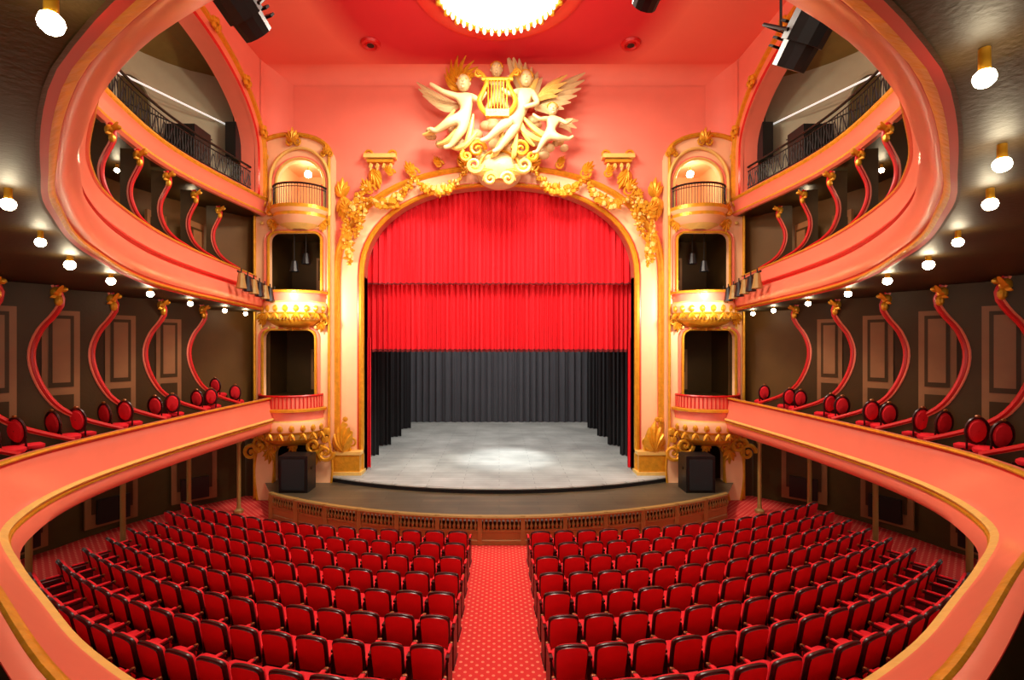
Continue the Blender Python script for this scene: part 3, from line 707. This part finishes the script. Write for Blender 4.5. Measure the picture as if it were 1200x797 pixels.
for (px, py, r, s, a0) in [(560, 182, .3, 1, 0), (610, 182, .3, -1, math.pi), (557, 200, .3, -1, 0), (613, 200, .3, 1, math.pi), (575, 216, .25, 1, 0), (595, 216, .25, -1, math.pi), (548, 190, .2, 1, 2), (622, 190, .2, -1, 1)]:
    x, z = el(px, py); pts = spiral(x, z, YP-.6, r, 1.5, s, a0); sm.tube(pts, [.09-.05*i/24 for i in range(24)], gold if py < 195 else palegold, 7)
for s in (-1, 1):
    for t in ((18, 212), (30, 204), (38, 196)): sm.leaf(pt(585+s*8, 205, .4), pt(585+s*t[0]*1.05, t[1]+6, .4), .22, palegold)
sm.obj('wings_lyre_cartouche', parent=root, smooth=True)
root.scale = (.965, 1, .965); root.location = (0, -.55, E*(1-.965))

# ------------------------------------------------------------------ STAGE
ZS = E-4.63
def arcpts(yc, xe, ye, n=30):
    s = ye-yc; R = (xe*xe+s*s)/(2*s); return [(x, yc+R-math.sqrt(R*R-x*x)) for x in [-xe+2*xe*k/n for k in range(n+1)]]
lip = arcpts(15.55, 6.25, 17.1)
st = MB()
st.grid([[(x, y, ZS) for x, y in lip], [(x*1.4, 29.2, ZS) for x, y in lip]], stagem)
st.grid([[(x, y, ZS) for x, y in lip], [(x, y-.03, ZS-.04) for x, y in lip], [(x, y, ZS-.08) for x, y in lip], [(x, y+.02, ZS-.22) for x, y in lip]], [stagem, stagem, blackcloth])
st.obj('stage')
rl = arcpts(13.05, 7.2, 15.1, 48)
ap = MB(); ap.grid([[(x, y+.05, ZS-.2) for x, y in rl], [(x*1.2, 17.45, ZS-.2) for x, y in rl]], apronm); ap.obj('stage_apron')
pr_ = MB()
pr_.grid([[(x, y+o, z) for x, y in rl] for o, z in ((-.02, 0), (-.02, .12), (.0, .14), (.0, .34), (-.03, .36), (-.03, .42), (.05, .42))], brass)
pr_.grid([[(x, y+o, z) for x, y in rl] for o, z in ((-.06, .72), (-.08, .76), (-.06, .8), (.08, .8), (.1, .76), (.06, .72), (-.06, .72))], brass)
R2 = cat([(x, y, 0) for x, y in rl], 130)
for i, p in enumerate(R2):
    if i % 10 == 0: pr_.box((p.x, p.y, .4), (.12, .12, .82), brass)
    else: pr_.lathe((p.x, p.y, .42), [(.025, 0), (.045, .05), (.05, .1), (.02, .17), (.02, .2), (.035, .26), (.035, .3)], brass, 6)
pr_.grid([[(p.x, p.y+.08, 0) for p in R2], [(p.x, p.y+.08, ZS-.2) for p in R2]], dark)
pr_.obj('orchestra_balustrade', smooth=False)
def drape(name, p0, p1, z0, z1, n, amp, m, freq, hem=None, fr=0.0, scal=0.0):
    p0 = Vector((*p0, 0)); p1 = Vector((*p1, 0)); d = p1-p0; nn = Vector((-d.y, d.x, 0)).normalized()
    ph = [random.uniform(-.6, .6) for _ in range(20)]; rows = []
    zs = [z1, z1*.65+z0*.35, z1*.3+z0*.7, z0+fr, z0]
    for zi, z in enumerate(zs):
        k_ = 0.75+0.25*zi/4; row = []
        for i in range(n+1):
            u = i/n; w = u*freq*2*math.pi
            o = amp*k_*(math.sin(w+ph[0]+1.3*math.sin(w*.13+zi*.15))+.35*math.sin(2.3*w+ph[1])+.15*math.sin(.31*w))
            row.append(p0+d*u+nn*o+Vector((0, 0, z-(scal*abs(math.sin(w/2)) if zi >= 3 else 0))))
        rows.append(row)
    mb = MB(); mb.grid(rows, [m, m, m, hem or m]); return mb.obj(name, smooth=True)
drape('stage_valance', (-5.1, 18.0), (5.1, 18.0), E+2.32, E+6.1, 620, .06, velvet2, 44, fringe, .06, .03)
drape('stage_curtain', (-5.3, 18.3), (5.3, 18.3), E-.22, E+2.6, 700, .075, velvet2, 56, fringe, .1, .03)
for s in (-1, 1):
    drape('curtain_return', (s*5.25, 18.1), (s*4.86, 18.1), ZS+.02, E+.3, 50, .05, velvet2, 4)
    for (ya, yb, xa, xb) in ((19.3, 20.2, 6.2, 5.1), (21.4, 22.3, 6.3, 5.05), (23.5, 24.4, 6.4, 5.0), (25.6, 26.8, 6.4, 4.95)):
        drape('stage_leg_curtain', (s*xa, ya), (s*xb, yb), ZS+.02, E+4, 90, .08, blackcloth, 7)
drape('backdrop_curtain', (-8, 28.9), (8, 28.9), ZS+.01, E+4, 500, .1, greycloth, 36)
sh = MB()
sh.grid([[(-9, 17.9, z) for z in (0, E+6.5)], [(-9, 29.5, z) for z in (0, E+6.5)], [(9, 29.5, z) for z in (0, E+6.5)], [(9, 17.9, z) for z in (0, E+6.5)]], blackcloth)
sh.obj('wall_stage')
for x in (-6.75, 6.6):
    m = MB(); z = ZS-.2
    m.box((0, 0, .6), (.95, .7, 1.2), black); m.box((0, -.36, .6), (.85, .03, 1.1), iron); m.box((0, -.38, .6), (.75, .02, 1.0), blackcloth)
    for sx in (-.35, .35): m.box((sx, 0, .02), (.1, .5, .04), iron)
    for sx in (-.49, .49): m.box((sx, 0, .75), (.02, .2, .08), iron)
    m.obj('loudspeaker', loc=(x, 16.0, z))

# ------------------------------------------------------------------ CHANDELIER
ch = MB(); c = (0, 13.0, E+CH-.15)
ch.lathe(c, [(2.5, .14), (2.45, .0), (2.35, -.02), (2.2, .05), (2.05, .05), (1.95, -.05), (1.8, -.08), (1.72, 0)], redline, 48)
ch.lathe(c, [(1.82, .0), (1.86, -.12), (1.76, -.2), (1.68, -.15), (1.7, -.02)], gold, 48)
ch.lathe(c, [(1.7, -.1), (1.45, -.22), (1.05, -.32), (.5, -.42), (.0, -.46)], crystal, 40)
for ring, z, n in ((1.6, -.28, 44), (1.2, -.38, 34), (.8, -.48, 26), (.4, -.58, 14)):
    for k in range(n):
        a = 2*math.pi*k/n; ch.ball((ring*math.cos(a), c[1]+ring*math.sin(a), c[2]+z), (.05, .05, .12), crystal, 6, 4)
for k in range(24):
    a = 2*math.pi*k/24; ch.ball((1.78*math.cos(a), c[1]+1.78*math.sin(a), c[2]-.2), (.09, .09, .07), gold, 6, 4)
ch.obj('chandelier', smooth=True)

# ------------------------------------------------------------------ PROJECTORS
def projector(loc, rot, L=.9, r=.24, pole=None):
    e = MB(); M = Matrix.Rotation(rot[2], 3, 'Z') @ Matrix.Rotation(rot[0], 3, 'X')
    def T(p): return tuple(M @ Vector(p))
    for (y0, y1, a, b_) in ((-L/2, L*.1, r, r), (L*.1, L*.4, r*.85, r*.8), (-L/2-.12, -L/2, r*1.15, r*1.05)):
        rows = [[T((rr*math.cos(t), yy, rr*math.sin(t))) for t in [2*math.pi*k/12 for k in range(12)]] for rr, yy in ((0.01, y0), (a, y0), (b_, y1), (0.01, y1))]
        e.grid(rows, black, close=True)
    for k in range(4): e.box(T((0, -L*.1+k*.1, r)), (r*1.5, .03, .08), iron, M)
    e.tube([T((-r*1.2, 0, 0)), T((-r*1.2, 0, r*1.6)), T((r*1.2, 0, r*1.6)), T((r*1.2, 0, 0))], .025, iron, 6)
    if pole:
        tp = T((0, 0, r*1.6)); e.tube([tp, (tp[0], tp[1], pole)], .02, iron, 6)
    e.obj('stage_spotlight', loc=loc)
projector((-3.45, 6.4, E+4.5), (-.6, 0, -.4), .8, .26, 5.4)
projector((4.1, 6.4, E+4.15), (-.9, 0, .4), 1.0, .28, 5.7)
projector((2.1, 6.6, E+4.95), (-.5, 0, .2), .6, .22, 5.0)
for s in (-1, 1):
    rg = MB(); rg.tube([(s*-7.55, 13.8, E+2.15), (s*-7.8, 16.4, E+1.95)], .03, iron, 6)
    rg.tube([(s*-7.5, 13.8, E+1.75), (s*-7.75, 16.4, E+1.55)], .03, iron, 6)
    for k in range(7):
        u = k/6; p = Vector((s*-7.45, 13.8, E+1.85)).lerp(Vector((s*-7.7, 16.4, E+1.65)), u)
        rg.lathe((p.x, p.y, p.z), [(.0, .25), (.08, .24), (.1, .1), (.11, 0), (.15, -.2), (.12, -.2), (0, -.1)], black if k % 2 else brass, 10)
        rg.tube([(p.x, p.y, p.z+.2), (p.x, p.y, p.z+.38)], .02, iron, 5)
    rg.obj('spotlight_rail')
for s in (-1, 1):
    for x, y in ((-9.45, 12.0), (-9.35, 14.4), (-9.45, 9.6), (-8.5, 15.6)):
        m = MB(); m.lathe((0, 0, 0), [(.14, 0), (.14, .08), (.07, .14), (.06, .3), (.06, 2.2), (.1, 2.3), (.12, E-2.72-.02-fz(y))], brass, 12); m.obj('iron_column', smooth=True, loc=(s*x, y, fz(y)))
    for (x, y, a) in ((-11.35, 14.0, 0.5), (-10.2, 16.0, .85), (-11.9, 11.8, 0.2)):
        m = MB(); R_ = Matrix.Rotation(-s*a, 3, 'Z')
        m.box((0, 0, 0), (.08, 1.3, 1.9), doorm, R_); m.box(tuple(R_ @ Vector((s*.05, 0, 0.1))), (.06, 1.0, 1.3), dark, R_)
        m.box(tuple(R_ @ Vector((s*.1, 0, -.5))), (.12, .8, .7), iron, R_)
        m.obj('wall_panel', loc=(s*x, y, 1.2))

# ------------------------------------------------------------------ STALLS SEATS
def seat_mesh():
    m = MB(); W = .235
    def outline(f, w=W, z0=.36, z1=.93):
        pts = [(-w*.94, z0), (w*.94, z0), (w, z0+.35)]
        for k in range(9):
            t = math.pi*k/8; pts.append((w*math.cos(t)*1.0, z1-.09+.09*math.sin(t)**.8 if math.sin(t) > 0 else z1-.09))
        pts += [(-w, z0+.35)]
        cz = (z0+z1)/2; return [(x*f, cz+(z-cz)*f) for x, z in pts]
    def P(x, z, o): return (x, -.2-.2*(z-.4)+o-.35*x*x*-1, z)
    L = lambda f, o: [P(x, z, o) for x, z in outline(f)]
    m.grid([L(1.0, -.02), L(.93, -.028), L(.91, -.045), L(.5, -.055), L(.02, -.055)], [wood, wood, velvet, velvet], close=True)
    m.grid([L(1.0, .02), L(.93, .03), L(.9, .07), L(.5, .09), L(.02, .09)], [wood, velvet, velvet, velvet], close=True)
    m.grid([L(1.0, -.02), L(1.02, 0), L(1.0, .02)], wood, close=True)
    m.box((0, .08, .42), (.43, .42, .05), wood)
    rows = [[(x*f, .08+y*f, z) for x, y in ((-.21, -.2), (.21, -.2), (.22, .15), (.17, .21), (-.17, .21), (-.22, .15))] for f, z in ((1, .44), (1.02, .48), (.9, .52), (.02, .53))]
    m.grid(rows, velvet, close=True)
    for s in (-1, 1):
        m.box((s*.262, .0, .3), (.035, .34, .6), wood)
        m.box((s*.262, .03, .64), (.05, .36, .035), wood); m.box((s*.262, .04, .665), (.04, .2, .025), velvet)
        m.box((s*.262, .0, .015), (.05, .42, .03), wood)
        m.ball((s*.262, .2, .64), .03, chairgold, 6, 4)
    ob = m.obj('tmp', smooth=True); me = ob.data; bpy.data.objects.remove(ob); return me
sme = seat_mesh(); seats = empty('theatre_seats'); cnt = 0
for j in range(9):
    yc = 11.75-.82*j; R = 18.5-.75*j
    for s in (-1, 1):
        ang = math.asin(.98/R)
        while True:
            X = R*math.sin(ang); Y = yc+R-R*math.cos(ang)
            if X > 9.1-.12*max(0, j-4): break
            o = bpy.data.objects.new('seat', sme); COL.objects.link(o); o.parent = seats
            o.location = (s*X, Y, fz(Y)); o.rotation_euler = (0, 0, s*ang); cnt += 1
            ang += .555/R
print('seats', cnt)

# ------------------------------------------------------------------ LIGHTS
def area(name, loc, rot, size, power, color, shape='DISK', sy=None):
    l = bpy.data.lights.new(name, 'AREA'); l.shape = shape; l.size = size; l.energy = power; l.color = color
    if sy: l.size_y = sy
    o = bpy.data.objects.new(name, l); o.location = loc; o.rotation_euler = rot; COL.objects.link(o); return o
area('chandelier_light', (0, 12.7, E+9.1), (0, 0, 0), 3.0, 1450, (1, .89, .74))
area('stage_light', (0, 23, E+3.9), (0, 0, 0), 7, 420, (.92, .97, 1), 'RECTANGLE', 5)
sp = bpy.data.lights.new('stage_spot', 'SPOT'); sp.energy = 4200; sp.spot_size = math.radians(32); sp.spot_blend = .9; sp.shadow_soft_size = .2; sp.color = (1, .98, .94)
o = bpy.data.objects.new('stage_spot', sp); o.location = (0.3, 19.6, E+3.8); COL.objects.link(o)
pl = bpy.data.lights.new('house_fill', 'POINT'); pl.energy = 800; pl.color = (1, .88, .72); pl.shadow_soft_size = .5  # added fill lamp without a fixture, brightens ceiling and galleries
o = bpy.data.objects.new('house_fill', pl); o.location = (0, 10.4, E+6.6); COL.objects.link(o)
for s in (-1, 1):
    area('balcony_spot_light', (s*7.0, 14.8, E+1.6), (math.radians(80), 0, s*math.radians(55)), .6, 200, (1, .9, .74))
w = bpy.data.worlds.new('World'); sc.world = w; w.use_nodes = True
w.node_tree.nodes['Background'].inputs[0].default_value = (1, .84, .68, 1); w.node_tree.nodes['Background'].inputs[1].default_value = 1.75

# ------------------------------------------------------------------ CAMERA
cd = bpy.data.cameras.new('camera'); cd.sensor_width = 36; cd.lens = 16.8; cd.clip_start = .05; cd.clip_end = 100
cd.shift_x = 15/1200; cd.shift_y = 6.5/1200
co = bpy.data.objects.new('camera', cd); co.location = (0, 0, E); co.rotation_euler = (math.pi/2, 0, 0); COL.objects.link(co)
sc.camera = co
